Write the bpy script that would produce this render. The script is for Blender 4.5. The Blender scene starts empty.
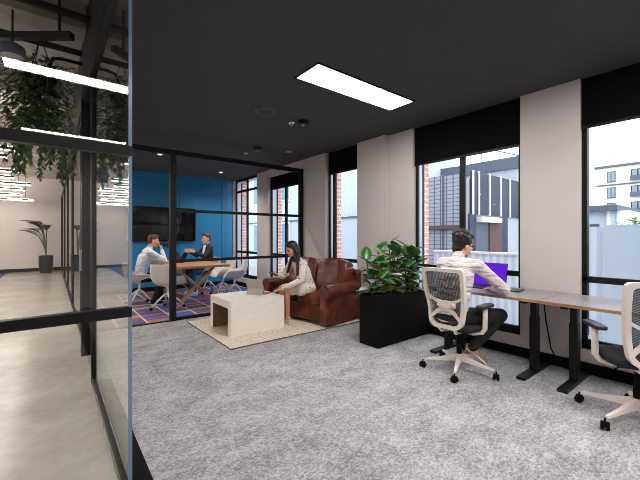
import bpy, bmesh, math, random
from mathutils import Vector as V, Matrix as M, Euler
random.seed(7)
PI = math.pi
SC = bpy.context.scene
COL = SC.collection
# ------------------------------------------------------------------ materials
def lin(c):
    return tuple(((x/255)/12.92 if x/255 <= .04045 else ((x/255+.055)/1.055)**2.4) for x in c)
class NT:
    def __init__(s, name):
        s.m = bpy.data.materials.new(name); s.m.use_nodes = True
        s.t = s.m.node_tree; s.t.nodes.clear()
        s.out = s.n('ShaderNodeOutputMaterial')
    def n(s, typ, **kw):
        nd = s.t.nodes.new(typ)
        for k, v in kw.items(): setattr(nd, k, v)
        return nd
    def l(s, a, b): s.t.links.new(a, b)
    def bsdf(s, col=(.8,.8,.8), rough=.5, metal=0, **kw):
        b = s.n('ShaderNodeBsdfPrincipled')
        b.inputs['Base Color'].default_value = (*col, 1); b.inputs['Roughness'].default_value = rough
        b.inputs['Metallic'].default_value = metal
        for k, v in kw.items(): b.inputs[k.replace('_', ' ')].default_value = v
        s.b = b; s.l(b.outputs[0], s.out.inputs[0]); return b
    def co(s, scale=(1,1,1), kind='Object', rot=(0,0,0)):
        tc = s.n('ShaderNodeTexCoord'); mp = s.n('ShaderNodeMapping')
        mp.inputs['Scale'].default_value = scale; mp.inputs['Rotation'].default_value = rot
        s.l(tc.outputs[kind], mp.inputs[0]); return mp.outputs[0]
    def noise(s, vec, scale=5, detail=3, rough=.5):
        n = s.n('ShaderNodeTexNoise'); n.inputs['Scale'].default_value = scale
        n.inputs['Detail'].default_value = detail; n.inputs['Roughness'].default_value = rough
        s.l(vec, n.inputs['Vector']); return n.outputs[0]
    def ramp(s, fac, stops, interp='LINEAR'):
        r = s.n('ShaderNodeValToRGB'); cr = r.color_ramp; cr.interpolation = interp
        while len(cr.elements) < len(stops): cr.elements.new(.5)
        for e, (p, c) in zip(cr.elements, stops): e.position = p; e.color = (*c, 1)
        s.l(fac, r.inputs[0]); return r.outputs[0]
    def math(s, op, a, b=None):
        m = s.n('ShaderNodeMath', operation=op)
        for i, x in enumerate((a, b)):
            if x is None: continue
            if hasattr(x, 'is_linked'): s.l(x, m.inputs[i])
            else: m.inputs[i].default_value = x
        return m.outputs[0]
    def mix(s, fac, a, b, mode='MIX'):
        m = s.n('ShaderNodeMix', data_type='RGBA', blend_type=mode)
        for i, x in ((0, fac), (6, a), (7, b)):
            if hasattr(x, 'is_linked'): s.l(x, m.inputs[i])
            elif i == 0: m.inputs[0].default_value = x
            else: m.inputs[i].default_value = (*x, 1)
        return m.outputs[2]
    def bump(s, h, strength=.3, dist=.01):
        b = s.n('ShaderNodeBump'); b.inputs['Strength'].default_value = strength
        b.inputs['Distance'].default_value = dist
        s.l(h, b.inputs['Height']); s.l(b.outputs[0], s.b.inputs['Normal'])
def plain(name, rgb, rough=.5, metal=0, var=.06, scale=9, **kw):
    t = NT(name); c = lin(rgb); t.bsdf(c, rough, metal, **kw)
    if var:
        n = t.noise(t.co(), scale, 3)
        t.l(t.ramp(n, [(.3, tuple(x*(1-var) for x in c)), (.7, tuple(min(1, x*(1+var)) for x in c))]), t.b.inputs['Base Color'])
    return t.m
def two(name, a, b, rough, scale, stretch=(1,1,1), lo=.35, hi=.65, detail=4, bump=0, bd=.004, **kw):
    t = NT(name); t.bsdf(lin(a), rough, **kw); n = t.noise(t.co(stretch), scale, detail)
    t.l(t.ramp(n, [(lo, lin(a)), (hi, lin(b))]), t.b.inputs['Base Color'])
    if bump: t.bump(n, bump, bd)
    return t.m
def emit(name, rgb, st):
    t = NT(name); e = t.n('ShaderNodeEmission'); e.inputs[0].default_value = (*lin(rgb), 1)
    e.inputs[1].default_value = st; t.l(e.outputs[0], t.out.inputs[0]); return t.m
def glass(name, tint=(1,1,1), f0=.04):
    t = NT(name); g = t.n('ShaderNodeNewGeometry'); d = t.n('ShaderNodeVectorMath', operation='DOT_PRODUCT')
    t.l(g.outputs['Normal'], d.inputs[0]); t.l(g.outputs['Incoming'], d.inputs[1])
    x = t.math('SUBTRACT', 1.0, t.math('ABSOLUTE', d.outputs['Value']))
    p = t.math('POWER', x, 5.0); fr = t.math('ADD', t.math('MULTIPLY', p, 1-f0), f0)
    tr = t.n('ShaderNodeBsdfTransparent'); tr.inputs[0].default_value = (*tint, 1)
    gl = t.n('ShaderNodeBsdfGlossy'); gl.inputs['Roughness'].default_value = 0.0
    mx = t.n('ShaderNodeMixShader'); t.l(fr, mx.inputs[0]); t.l(tr.outputs[0], mx.inputs[1]); t.l(gl.outputs[0], mx.inputs[2])
    t.l(mx.outputs[0], t.out.inputs[0]); return t.m
MT = {}
def carpet():
    t = NT('grey_carpet'); t.bsdf(rough=.95); v = t.co(kind='Object')
    a = t.noise(t.co((1, 1.5, 1)), 3.0, 8, .72); e = t.noise(t.co((1, 1, 1)), .9, 2, .5)
    vo = t.n('ShaderNodeTexVoronoi'); vo.inputs['Scale'].default_value = 1.0; t.l(t.co((66, 92, 1), rot=(0,0,.2)), vo.inputs['Vector'])
    sp = t.n('ShaderNodeSeparateColor'); t.l(vo.outputs['Color'], sp.inputs[0]); c = sp.outputs[0]
    h = t.math('ADD', t.math('ADD', t.math('MULTIPLY', a, .62), t.math('MULTIPLY', c, .26)), t.math('MULTIPLY', e, .16))
    t.l(t.ramp(h, [(.34, lin((122,121,126))), (.47, lin((152,151,155))), (.56, lin((172,170,173))), (.70, lin((198,196,197)))]), t.b.inputs['Base Color'])
    t.bump(c, .15, .004); return t.m
def concrete(name, a, b, rough, sc=1.2, spec=.5):
    t = NT(name); t.bsdf(rough=rough); n = t.noise(t.co(), sc, 8, .62)
    m = t.noise(t.co((1,1,1)), sc*9, 5, .6)
    h = t.math('ADD', t.math('MULTIPLY', n, .75), t.math('MULTIPLY', m, .25))
    t.l(t.ramp(h, [(.34, lin(a)), (.62, lin(b))]), t.b.inputs['Base Color'])
    t.b.inputs['Specular IOR Level'].default_value = spec
    t.bump(m, .08, .004); return t.m
def brick():
    t = NT('red_brick'); t.bsdf(rough=.9); tc = t.n('ShaderNodeTexCoord'); sp = t.n('ShaderNodeSeparateXYZ'); cb = t.n('ShaderNodeCombineXYZ')
    t.l(tc.outputs['Object'], sp.inputs[0]); t.l(t.math('ADD', sp.outputs[0], sp.outputs[1]), cb.inputs[0]); t.l(sp.outputs[2], cb.inputs[1])
    b = t.n('ShaderNodeTexBrick'); t.l(cb.outputs[0], b.inputs['Vector'])
    b.inputs['Color1'].default_value = (*lin((224,152,140)), 1); b.inputs['Color2'].default_value = (*lin((234,178,166)), 1)
    b.inputs['Mortar'].default_value = (*lin((240,230,224)), 1); b.inputs['Scale'].default_value = 1.0
    b.inputs['Mortar Size'].default_value = .012; b.inputs['Brick Width'].default_value = .23; b.inputs['Row Height'].default_value = .086
    t.l(b.outputs[0], t.b.inputs['Base Color']); return t.m
def striped_rug():
    t = NT('striped_carpet'); t.bsdf(rough=.95); tc = t.n('ShaderNodeTexCoord'); sp = t.n('ShaderNodeSeparateXYZ')
    t.l(tc.outputs['Object'], sp.inputs[0]); x, y = sp.outputs[0], sp.outputs[1]
    xs = t.math('DIVIDE', t.math('SUBTRACT', x, 1.215), .42); col = t.math('FLOOR', xs); fx = t.math('SUBTRACT', xs, col)
    row = t.math('FLOOR', t.math('ADD', t.math('MULTIPLY', y, 8.5), t.math('MULTIPLY', col, 3.37)))
    cb = t.n('ShaderNodeCombineXYZ'); t.l(col, cb.inputs[0]); t.l(row, cb.inputs[1])
    w = t.n('ShaderNodeTexWhiteNoise', noise_dimensions='2D'); t.l(cb.outputs[0], w.inputs['Vector'])
    c = t.ramp(w.outputs['Value'], [(0, lin((48,82,160))), (.2, lin((190,112,60))), (.36, lin((104,100,112))), (.5, lin((60,100,190))), (.66, lin((140,78,120))), (.78, lin((214,158,90))), (.88, lin((116,84,70)))], 'CONSTANT')
    n = t.noise(t.co((1,14,1)), 6, 3); c = t.mix(t.math('MULTIPLY', n, .35), c, lin((86,80,96)))
    ln = t.math('LESS_THAN', fx, .07); c = t.mix(ln, c, lin((205,200,196)))
    t.l(c, t.b.inputs['Base Color']); return t.m
def wood(name, a, b, rough=.45, st=(1.2,14,14), sc=3):
    return two(name, a, b, rough, sc, st, .3, .7, 5, .06)
def leather():
    t = NT('brown_leather'); t.bsdf(rough=.33); n = t.noise(t.co(), 5, 6, .65); m = t.noise(t.co(), 60, 3)
    t.l(t.ramp(n, [(.3, lin((58,22,14))), (.52, lin((98,42,28))), (.64, lin((126,62,42))), (.76, lin((182,122,90)))]), t.b.inputs['Base Color'])
    t.bump(t.math('ADD', t.math('MULTIPLY', n, .8), t.math('MULTIPLY', m, .1)), .35, .012); return t.m
def leafmat(name, stops, rough=.3):
    t = NT(name); t.bsdf(rough=rough); g = t.n('ShaderNodeNewGeometry')
    t.l(t.ramp(g.outputs['Random Per Island'], [(p, lin(c)) for p, c in stops]), t.b.inputs['Base Color']); return t.m
def meshfab():
    t = NT('chair_mesh'); tc = t.n('ShaderNodeTexCoord'); sp = t.n('ShaderNodeSeparateXYZ'); t.l(tc.outputs['Object'], sp.inputs[0])
    d = t.math('ADD', t.math('MULTIPLY', sp.outputs[2], 1.0), t.math('MULTIPLY', sp.outputs[1], -.22))
    f = t.math('FRACT', t.math('MULTIPLY', d, 88)); op = t.math('LESS_THAN', f, .62)
    b = t.bsdf(lin((52,52,55)), .8); tr = t.n('ShaderNodeBsdfTransparent'); mx = t.n('ShaderNodeMixShader')
    t.l(t.math('ADD', t.math('MULTIPLY', op, .4), .56), mx.inputs[0]); t.l(tr.outputs[0], mx.inputs[1]); t.l(b.outputs[0], mx.inputs[2])
    t.l(mx.outputs[0], t.out.inputs[0]); return t.m
def stripes(name, a, b, freq, axis=1, w=.2, rough=.7):
    t = NT(name); t.bsdf(rough=rough); tc = t.n('ShaderNodeTexCoord'); sp = t.n('ShaderNodeSeparateXYZ'); t.l(tc.outputs['Object'], sp.inputs[0])
    f = t.math('FRACT', t.math('MULTIPLY', sp.outputs[axis], freq))
    t.l(t.mix(t.math('LESS_THAN', f, w), lin(a), lin(b)), t.b.inputs['Base Color']); return t.m
def gridmat(name, a, b, fy, fz, w=.12):
    t = NT(name); t.bsdf(rough=.8); tc = t.n('ShaderNodeTexCoord'); sp = t.n('ShaderNodeSeparateXYZ'); t.l(tc.outputs['Object'], sp.inputs[0])
    p = t.math('LESS_THAN', t.math('FRACT', t.math('MULTIPLY', t.math('ADD', sp.outputs[0], sp.outputs[1]), fy)), w)
    q = t.math('LESS_THAN', t.math('FRACT', t.math('MULTIPLY', sp.outputs[2], fz)), w)
    t.l(t.mix(t.math('MAXIMUM', p, q), lin(a), lin(b)), t.b.inputs['Base Color']); return t.m
def screen():
    t = NT('purple_screen'); tc = t.n('ShaderNodeTexCoord'); sp = t.n('ShaderNodeSeparateXYZ'); t.l(tc.outputs['Generated'], sp.inputs[0])
    y, z = sp.outputs[1], sp.outputs[2]
    inx = t.math('MULTIPLY', t.math('GREATER_THAN', y, .42), t.math('LESS_THAN', y, .72))
    row = t.math('LESS_THAN', t.math('FRACT', t.math('MULTIPLY', z, 9)), .45)
    inz = t.math('MULTIPLY', t.math('GREATER_THAN', z, .4), t.math('LESS_THAN', z, .75))
    k = t.math('MULTIPLY', t.math('MULTIPLY', inx, inz), row)
    e = t.n('ShaderNodeEmission'); t.l(t.mix(k, lin((98,36,210)), lin((44,8,104))), e.inputs[0]); e.inputs[1].default_value = .62
    t.l(e.outputs[0], t.out.inputs[0]); return t.m
MT.update(
 carpet=carpet(), concrete=concrete('polished_concrete', (158,154,144), (190,186,176), .2),
 soffit=concrete('raw_concrete_soffit', (140,130,118), (188,178,166), .9, .9, .2),
 plaster=plain('plaster_white', (200,191,189), .85, var=.02, scale=2), farwall=plain('far_wall_paint', (222,214,206), .85, var=.02, scale=2),
 ceil=plain('charcoal_ceiling', (66,66,68), .9, var=.03, scale=2), black=plain('black_metal', (10,10,11), .5, Specular_IOR_Level=.3, var=.04), blackm=plain('black_matt', (7,7,8), .85, Specular_IOR_Level=.2, var=.05),
 blind=plain('black_blind', (5,6,8), .9, var=.04, Specular_IOR_Level=.15), blue=plain('blue_wall_paint', (26,118,170), .4, var=.05, scale=1.5), tv=plain('tv_glass', (10,10,16), .08, var=0),
 brick=brick(), stripe=striped_rug(), glass=glass('clear_glass'), mglass=glass('meeting_glass', (1,1,1), .0006), gedge=plain('glass_edge', (118,142,166), .25, var=.03), alu=plain('pale_aluminium', (176,184,196), .4, .3, var=.03),
 offw=plain('off_white_plastic', (226,216,206), .45, var=.02), mesh=meshfab(), seat=plain('black_fabric', (30,30,33), .95, var=.1, scale=60),
 shell=plain('white_shell', (214,210,206), .45, var=.02), wmetal=plain('white_metal', (226,226,226), .35, var=.02), pad=plain('arm_pad_rubber', (34,36,42), .45, var=.05),
 desk=plain('grey_laminate', (136,132,134), .3, var=.03), ply=wood('ply_edge', (128,84,50), (184,138,92), .5, (14,1.2,30)), oak=wood('oak', (150,104,66), (196,152,108), .45, (14,1.2,8)),
 cube=two('limed_wood', (236,229,216), (246,241,232), .5, 3, (2,16,16), .3, .7, 4), cubein=wood('brown_ply', (118,96,76), (150,126,100), .6),
 rug=two('wool_rug', (196,180,160), (242,234,220), .95, 46, (1,1,1), .35, .65, 3, .8, .012), rugdark=plain('rug_edge', (120,104,88), .95),
 leather=leather(), soil=two('bark_soil', (64,38,24), (150,98,64), .95, 60, (1,1,1), .35, .65, 3, .6, .01), pot=plain('black_pot', (24,24,26), .5, var=.06),
 leaf=leafmat('rubber_leaf', [(0,(30,70,30)), (.4,(52,108,46)), (.7,(84,132,62)), (.88,(128,146,70)), (1,(150,124,72))]),
 leafp=leafmat('pale_leaf', [(0,(176,196,180)), (1,(206,216,206))]), ivy=leafmat('ivy_leaf', [(0,(30,54,24)), (.6,(58,92,38)), (1,(104,140,56))], .5), stem=plain('stem', (82,92,52), .7),
 palm=leafmat('palm_leaf', [(0,(34,48,34)), (1,(58,74,48))], .4),
 skin=plain('skin', (214,164,138), .5, var=.04), skin2=plain('skin_tan', (200,146,116), .5, var=.04), hair=two('black_hair', (16,13,13), (40,32,30), .4, 30, (1,1,6)), hairb=two('brown_hair', (56,32,22), (92,56,38), .45, 30, (1,1,6)),
 shirt=two('pale_shirt', (214,203,203), (228,219,219), .85, 7, (1,1,3.2), .35, .65, 2, .9, .05), shirtb=two('blue_white_shirt', (196,206,222), (226,232,242), .85, 9, (1,1,2.5), .35, .65, 2, .8, .04), trous=plain('black_trousers', (26,24,26), .9, var=.12, scale=12),
 suit=plain('dark_suit', (26,30,42), .85, var=.12, scale=8), jeans=plain('blue_jeans', (52,84,120), .9, var=.15, scale=20), blazer=two('speckled_blazer', (222,214,204), (46,42,42), .85, 30, (1,1,1), .67, .70, 1),
 skirt=plain('beige_skirt', (198,178,158), .8, var=.06), shoe=plain('tan_shoe', (150,124,98), .6, var=.1), sole=plain('white_sole', (224,220,214), .6), wshoe=plain('white_trainer', (228,228,230), .6),
 dark=plain('dark_device', (24,25,29), .35, var=.03), grey=plain('grey_device', (176,170,164), .45, .1, var=.03), keys=plain('keyboard_cover', (150,92,88), .7, var=.06), scr=screen(), lip=plain('lip', (160,84,78), .5, var=0),
 lamp=emit('lamp_diffuser', (255,250,246), 19.0), upstrip=emit('added_upglow_emission', (255,247,238), 30), strip=emit('linear_lamp', (255,247,238), 34), lens=emit('downlight_lens', (255,240,225), 2), chrome=plain('chrome', (190,190,195), .25, .9, var=0),
 mesh2=gridmat('mesh_screen', (150,156,166), (86,92,104), 5, 9, .16), bgrey=plain('grey_render', (170,174,182), .8), bblue=plain('blue_grey_panel', (42,54,76), .6, var=.1, scale=4), bwhite=plain('white_render', (228,226,220), .8, var=.02), fence=stripes('pale_corrugation', (190,204,222), (214,224,236), 7, 1, .5), pfence=plain('pale_blue_panel', (190,204,218), .6, var=.03), wglass=plain('window_glass_far', (120,140,150), .15, var=.1, scale=3), asphalt=plain('pale_paving', (176,176,176), .9), parapet=plain('dark_parapet', (84,92,106), .7), pil=plain('brick_pilaster', (96,72,72), .9), bushm=leafmat('bush_leaf', [(0,(70,100,50)), (1,(130,158,90))], .6))
# ------------------------------------------------------------------ mesh builder
class MB:
    def __init__(s): s.v = []; s.f = []
    def add(s, vs, fs):
        b = len(s.v); s.v += [tuple(x) for x in vs]; s.f += [tuple(b+i for i in f) for f in fs]; return s
    def box(s, x0, x1, y0, y1, z0, z1, mat=None):
        vs = [V((x, y, z)) for x in (x0, x1) for y in (y0, y1) for z in (z0, z1)]
        if mat: vs = [mat @ p for p in vs]
        return s.add(vs, [(0,1,3,2),(4,6,7,5),(0,4,5,1),(2,3,7,6),(0,2,6,4),(1,5,7,3)])
    def bar(s, p, q, w, h, up=(0,0,1)):       # rectangular bar from p to q
        p, q = V(p), V(q); d = (q-p).normalized(); u = V(up)
        if abs(d.dot(u)) > .98: u = V((1,0,0))
        r = d.cross(u).normalized(); u = r.cross(d)
        vs = [c + r*a*w/2 + u*b*h/2 for c in (p, q) for a, b in ((-1,-1),(1,-1),(1,1),(-1,1))]
        return s.add(vs, [(3,2,1,0),(4,5,6,7),(0,1,5,4),(1,2,6,5),(2,3,7,6),(3,0,4,7)])
    def tube(s, pts, r, n=10, closed=False, flat=1.0, nrm=None, caps=True):
        pts = [V(p) for p in pts]; k = len(pts); rs = r if isinstance(r, (list, tuple)) else [r]*k
        rings = []; prev = None
        for i, p in enumerate(pts):
            if closed: t = pts[(i+1) % k]-pts[i-1]
            else: t = pts[min(i+1, k-1)]-pts[max(i-1, 0)]
            t.normalize(); u = V(nrm) if nrm else (prev if prev else (V((0,0,1)) if abs(t.z) < .9 else V((1,0,0))))
            a = (u - t*u.dot(t)).normalized(); b = t.cross(a); prev = a
            rings.append([p + a*math.cos(2*PI*j/n)*rs[i]*flat + b*math.sin(2*PI*j/n)*rs[i] for j in range(n)])
        vs = [x for g in rings for x in g]; fs = []
        for i in range(k if closed else k-1):
            for j in range(n):
                fs.append((i*n+j, i*n+(j+1) % n, ((i+1) % k)*n+(j+1) % n, ((i+1) % k)*n+j))
        if not closed and caps: fs += [tuple(range(n))[::-1], tuple((k-1)*n+j for j in range(n))]
        return s.add(vs, fs)
    def lathe(s, prof, c=(0,0,0), n=20, mat=None):
        c = V(c); vs = []; k = len(prof)
        for r, z in prof:
            for j in range(n):
                p = V((r*math.cos(2*PI*j/n), r*math.sin(2*PI*j/n), z)); vs.append((mat @ p if mat else p) + c)
        fs = [(i*n+j, i*n+(j+1) % n, (i+1)*n+(j+1) % n, (i+1)*n+j) for i in range(k-1) for j in range(n)]
        fs += [tuple(range(n))[::-1], tuple((k-1)*n+j for j in range(n))]
        return s.add(vs, fs)
    def ell(s, c, r, n=14, m=9, mat=None, e=1.0):
        c = V(c); vs = []
        def sp(x): return math.copysign(abs(x)**e, x)
        for i in range(1, m):
            th = PI*i/m
            for j in range(n):
                ph = 2*PI*j/n; p = V((r[0]*sp(math.sin(th))*sp(math.cos(ph)), r[1]*sp(math.sin(th))*sp(math.sin(ph)), r[2]*sp(math.cos(th))))
                vs.append((mat @ p if mat else p) + c)
        a = V((0,0,r[2])); b = -a
        vs += [(mat @ a if mat else a)+c, (mat @ b if mat else b)+c]; k = (m-1)*n
        fs = [(i*n+j, (i+1)*n+j, (i+1)*n+(j+1) % n, i*n+(j+1) % n) for i in range(m-2) for j in range(n)]
        fs += [(k, j, (j+1) % n) for j in range(n)] + [(k+1, (m-2)*n+(j+1) % n, (m-2)*n+j) for j in range(n)]
        return s.add(vs, fs)
    def prism(s, poly, axis, a, b):            # poly 2D extruded along axis 0/1/2
        def mk(p, t):
            q = [p[0], p[1]]; q.insert(axis, t); return V(q)
        n = len(poly); vs = [mk(p, a) for p in poly]+[mk(p, b) for p in poly]
        return s.add(vs, [tuple(range(n))[::-1], tuple(range(n, 2*n))]+[(i, (i+1) % n, n+(i+1) % n, n+i) for i in range(n)])
    def cap(s, p, q, r0, r1, n=12):            # tapered capsule
        p, q = V(p), V(q); d = (q-p); L = d.length; d.normalize(); pts = []; rs = []
        for i in range(4): t = PI/2*i/4; pts.append(p-d*r0*math.cos(t)); rs.append(max(.0008, r0*math.sin(t)))
        pts += [p, q]; rs += [r0, r1]
        for i in range(1, 5): t = PI/2*i/4; pts.append(q+d*r1*math.sin(t)); rs.append(max(.0008, r1*math.cos(t)))
        return s.tube(pts, rs, n)
    def build(s, name, mat, parent=None, smooth=False, bevel=0, sub=0, remesh=0, sm=0, solid=0):
        me = bpy.data.meshes.new(name); me.from_pydata(s.v, [], s.f); me.update()
        bm = bmesh.new(); bm.from_mesh(me); bmesh.ops.recalc_face_normals(bm, faces=bm.faces); bm.to_mesh(me); bm.free()
        o = bpy.data.objects.new(name, me); COL.objects.link(o)
        if remesh:
            md = o.modifiers.new('r', 'REMESH'); md.mode = 'VOXEL'; md.voxel_size = remesh
            if sm: k = o.modifiers.new('s', 'SMOOTH'); k.iterations = sm; k.factor = .5
            dg = bpy.context.evaluated_depsgraph_get(); dg.update()
            m2 = bpy.data.meshes.new_from_object(o.evaluated_get(dg)); o.modifiers.clear(); o.data = m2; bpy.data.meshes.remove(me); me = m2; me.name = name
        me.materials.clear(); me.materials.append(MT[mat] if isinstance(mat, str) else mat)
        if smooth:
            for p in me.polygons: p.use_smooth = True
            if smooth == 'auto':
                try: me.set_sharp_from_angle(angle=math.radians(38))
                except Exception: pass
        if solid: md = o.modifiers.new('solid', 'SOLIDIFY'); md.thickness = solid; md.offset = 0
        if bevel: md = o.modifiers.new('b', 'BEVEL'); md.width = bevel; md.segments = 2; md.limit_method = 'ANGLE'
        if sub: md = o.modifiers.new('ss', 'SUBSURF'); md.levels = sub; md.render_levels = sub
        if parent: o.parent = parent
        return o
def tag(o, label, cat, group=None):
    o['label'] = label; o['category'] = cat
    if group: o['group'] = group
    return o
def thing(name, label, cat, loc=(0,0,0), rz=0, group=None):
    o = bpy.data.objects.new(name, None); COL.objects.link(o); o.location = loc; o.rotation_euler = (0,0,rz)
    o.empty_display_size = .1
    return tag(o, label, cat, group)
def struct(o): o['kind'] = 'structure'; return o
def kids(o): return [c for c in bpy.data.objects if c.parent == o]
def dup(o, parent=None):
    c = o.copy(); COL.objects.link(c)
    if parent: c.parent = parent
    for k in kids(o): dup(k, c)
    return c
# ------------------------------------------------------------------ camera, world
cam = bpy.data.cameras.new('camera'); co = bpy.data.objects.new('camera', cam); COL.objects.link(co); SC.camera = co
co.location = (0, 0, 1.4); co.rotation_euler = (PI/2, 0, -.6672); cam.sensor_width = 36; cam.lens = 341.54/640*36
cam.shift_y = -3.71/640; cam.clip_start = .05; cam.clip_end = 300
w = bpy.data.worlds.new('sky'); SC.world = w; w.use_nodes = True
bg = w.node_tree.nodes['Background']; bg.inputs[0].default_value = (.86, .93, 1, 1); bg.inputs[1].default_value = 1.9
vs = SC.view_settings; vs.view_transform = 'Standard'; vs.look = 'None'; vs.gamma = 1; vs.exposure = .72; vs.use_curve_mapping = False
SC.cycles.max_bounces = 10; SC.cycles.transparent_max_bounces = 24; SC.cycles.diffuse_bounces = 5; SC.cycles.glossy_bounces = 5
SC.cycles.sample_clamp_indirect = 6; SC.cycles.use_denoising = True; SC.cycles.filter_width = .9
XW, X2, ZC, YB, XT, XC = 4.311, 4.225, 3.036, 5.962, .328, .461
# ------------------------------------------------------------------ shell
fl = struct(MB().box(-8, XT+.02, -4, 17.8, -.1, 0).build('floor_concrete', 'concrete')); fl.name = 'floor_corridor'
struct(MB().box(XT+.02, XW+.2, -4, YB+.03, -.1, .0).build('floor_carpet', 'carpet'))
struct(MB().box(XT+.02, XW+.2, YB+.03, 17.8, -.1, .0).build('floor_meeting', 'stripe'))
struct(MB().box(XT+.0, XC, -4, 3.9, -.02, .006).build('trim_1', 'blackm'))
fb = struct(MB().box(-8, -1.32, -4, 17.8, -.05, .008).build('floor_blue_carpet', plain('blue_carpet', (38,62,92), .95)))
struct(MB().box(XT-.02, XW+.25, -4, 9.5, ZC, ZC+.1).build('ceiling_lounge', 'ceil'))
struct(MB().box(-8, XT-.02, -4, 2.0, ZC, ZC+.1).build('ceiling_entry', 'ceil'))
struct(MB().box(-8, XW+.25, -4, 17.9, 3.75, 3.9).build('ceiling_soffit', 'soffit'))
struct(MB().box(XT-.03, XT+.03, 1.98, 9.6, 3.0, 3.75).build('trim_2', 'black'))
struct(MB().box(-8, XT, 1.98, 2.04, 3.0, 3.75).build('trim_3', 'black'))
b = MB()
for y in (4.2, 6.6, 9.0, 11.4, 13.8): b.box(-8, XT-.05, y, y+.3, 3.5, 3.75)
struct(b.build('ceiling_beam', 'soffit'))
struct(MB().box(-8, XW+.2, 17.8, 17.95, 0, 3.75).build('wall_far', 'farwall'))
struct(MB().box(-8, XT, 17.77, 17.8, 0, .13).build('baseboard_far', 'blackm'))
struct(MB().box(-8.1, -8, -4, 17.9, 0, 3.75).build('wall_left', 'farwall'))
struct(MB().box(-8, XW+.2, -4.1, -4, 0, 3.75).build('wall_back', 'plaster'))
wb = struct(MB().box(XT+.06, XW+.2, 9.5, 9.62, 0, 3.75).build('wall_meeting', 'blue'))
j = MB()
for x in (.9, 1.5, 2.7, 3.3, 3.86): j.box(x, x+.008, 9.492, 9.5, .1, ZC)
j.build('panel_joint', plain('blue_joint', (16,88,140), .5), wb)
struct(MB().box(XT+.06, 4.2, 9.47, 9.5, 0, .11).build('baseboard_meeting', 'blackm'))
struct(MB().box(4.2, 4.45, 9.5, 17.8, 0, 3.75).build('wall_beyond', 'plaster'))
# window wall: (y0,y1) of openings; far three belong to the set-forward stretch
WIN = [(-2.47, -.97), (-.39, 1.115), (1.69, 3.195), (4.31, 5.19), (6.06, 7.45), (8.02, 9.497)]  # first opening is unseen, added for the daylight it lets in
b = MB(); e = [-4]+[y for wv in WIN for y in wv]+[9.5]
for i in range(0, len(e), 2):
    y0, y1 = e[i], e[i+1]
    if y0 < 3.2 < y1: b.box(XW, 4.40, y0, 3.67, 0, ZC); b.box(X2, 4.33, 3.67, y1, 0, ZC)
    else: b.box(X2 if y0 > 3.6 else XW, 4.33 if y0 > 3.6 else 4.40, y0, y1, 0, ZC)
for i, (y0, y1) in enumerate(WIN): b.box(X2 if y0 > 3.6 else XW, 4.46, y0-.001, y1+.001, 0, .23)
b.box(X2, 4.46, 6.05, 7.46, 2.86, ZC)
struct(b.build('wall_window', 'plaster', bevel=.006))
b = MB(); b.box(XW-.022, XW, -4, 3.67, 0, .108); b.box(X2-.022, X2, 3.67, 9.49, 0, .108); b.box(X2, XW, 3.65, 3.67, 0, .108)
struct(b.build('baseboard_window', 'blackm'))
b = MB()
for y0, y1 in ((3.195, 4.31), (5.19, 6.06), (7.45, 8.02), (9.497, 9.9)): xb = 4.585 if y0 < 3.3 else 4.51; b.box(xb, xb+.13, y0+(.0 if y0 > 3.6 else 0), y1, -.3, 3.4)
struct(b.build('wall_brick_outer', 'brick'))
b = MB()
for y0, y1 in ((1.115, 1.69), (-.97, -.39), (-4.3, -2.47)): b.box(4.50, 4.56, y0, y1, -.3, 3.4)
for y0, y1 in ((3.195, 4.31), (5.19, 6.06), (7.45, 8.02), (9.497, 9.9)): xb = 4.51 if y0 > 3.3 else 4.585; b.box(xb-.18, xb, y0-.004, y1, -.3, 3.4)
b.box(4.46, 4.66, -4.3, 9.9, 3.03, 3.9)
for y0, y1 in WIN: b.box(4.46, 4.62, y0, y1, -.3, .2)
struct(b.build('wall_outer_leaf', 'alu'))
for i, (y0, y1) in enumerate(WIN):
    x0, x1 = 4.375, 4.415; t = .045
    if y0 > 3.6: x0 -= .075; x1 -= .075
    b = MB(); y1 -= .0; b.box(x0, x1, y0, y0+t, .23, ZC); b.box(x0, x1, y1-t, y1, .23, ZC); b.box(x0, x1, y0, y1, .23, .33); b.box(x0, x1, y0, y1, 2.98, ZC)
    ym = (y0+y1)/2 if y0 < 3.3 or y0 > 6 else y1-.17
    b.box(x0, x1, ym-.038, ym+.038, .3, ZC)
    b.box(x0, x1, y0, y1, .92, .985)
    if y0 > 3.5: b.box(x0, x1, y0, y1, 2.66, 2.72)
    b.box(x1+.13, x1+.172, y1-.012, y1+.0, .33, 2.98)           # dark outer seal at the far jamb
    fr = struct(b.build('window_%d' % i, 'black', bevel=.004))
    MB().box(x0+.014, x0+.026, y0+t, y1-t, .33, 2.98).build('pane', 'mglass', fr)
BL = [(1, 2.515, 'black roller blind half lowered over the window beside the swivel chair without a sitter'), (2, 2.463, 'black roller blind over the window behind the man at the desk'),
      (3, 2.60, 'black roller blind on the narrow window above the leather sofa'), (4, 2.54, 'black roller blind seen through the meeting room glass')]
for i, z, lab in BL:
    y0, y1 = WIN[i]; x = 4.352 if y0 < 3.6 else 4.30; zt = ZC-.002 if i != 4 else 2.86
    r = thing('roller_blind', lab, 'blind', (x, (y0+y1)/2, z), 0, 'black roller blinds'); h = (y1-y0)/2-.004
    MB().box(-.004, .004, -h, h, .02, zt-z).build('blind_fabric', 'blind', r); MB().box(-.012, .012, -h, h, 0, .03).build('bottom_bar', 'black', r, bevel=.004)
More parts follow.
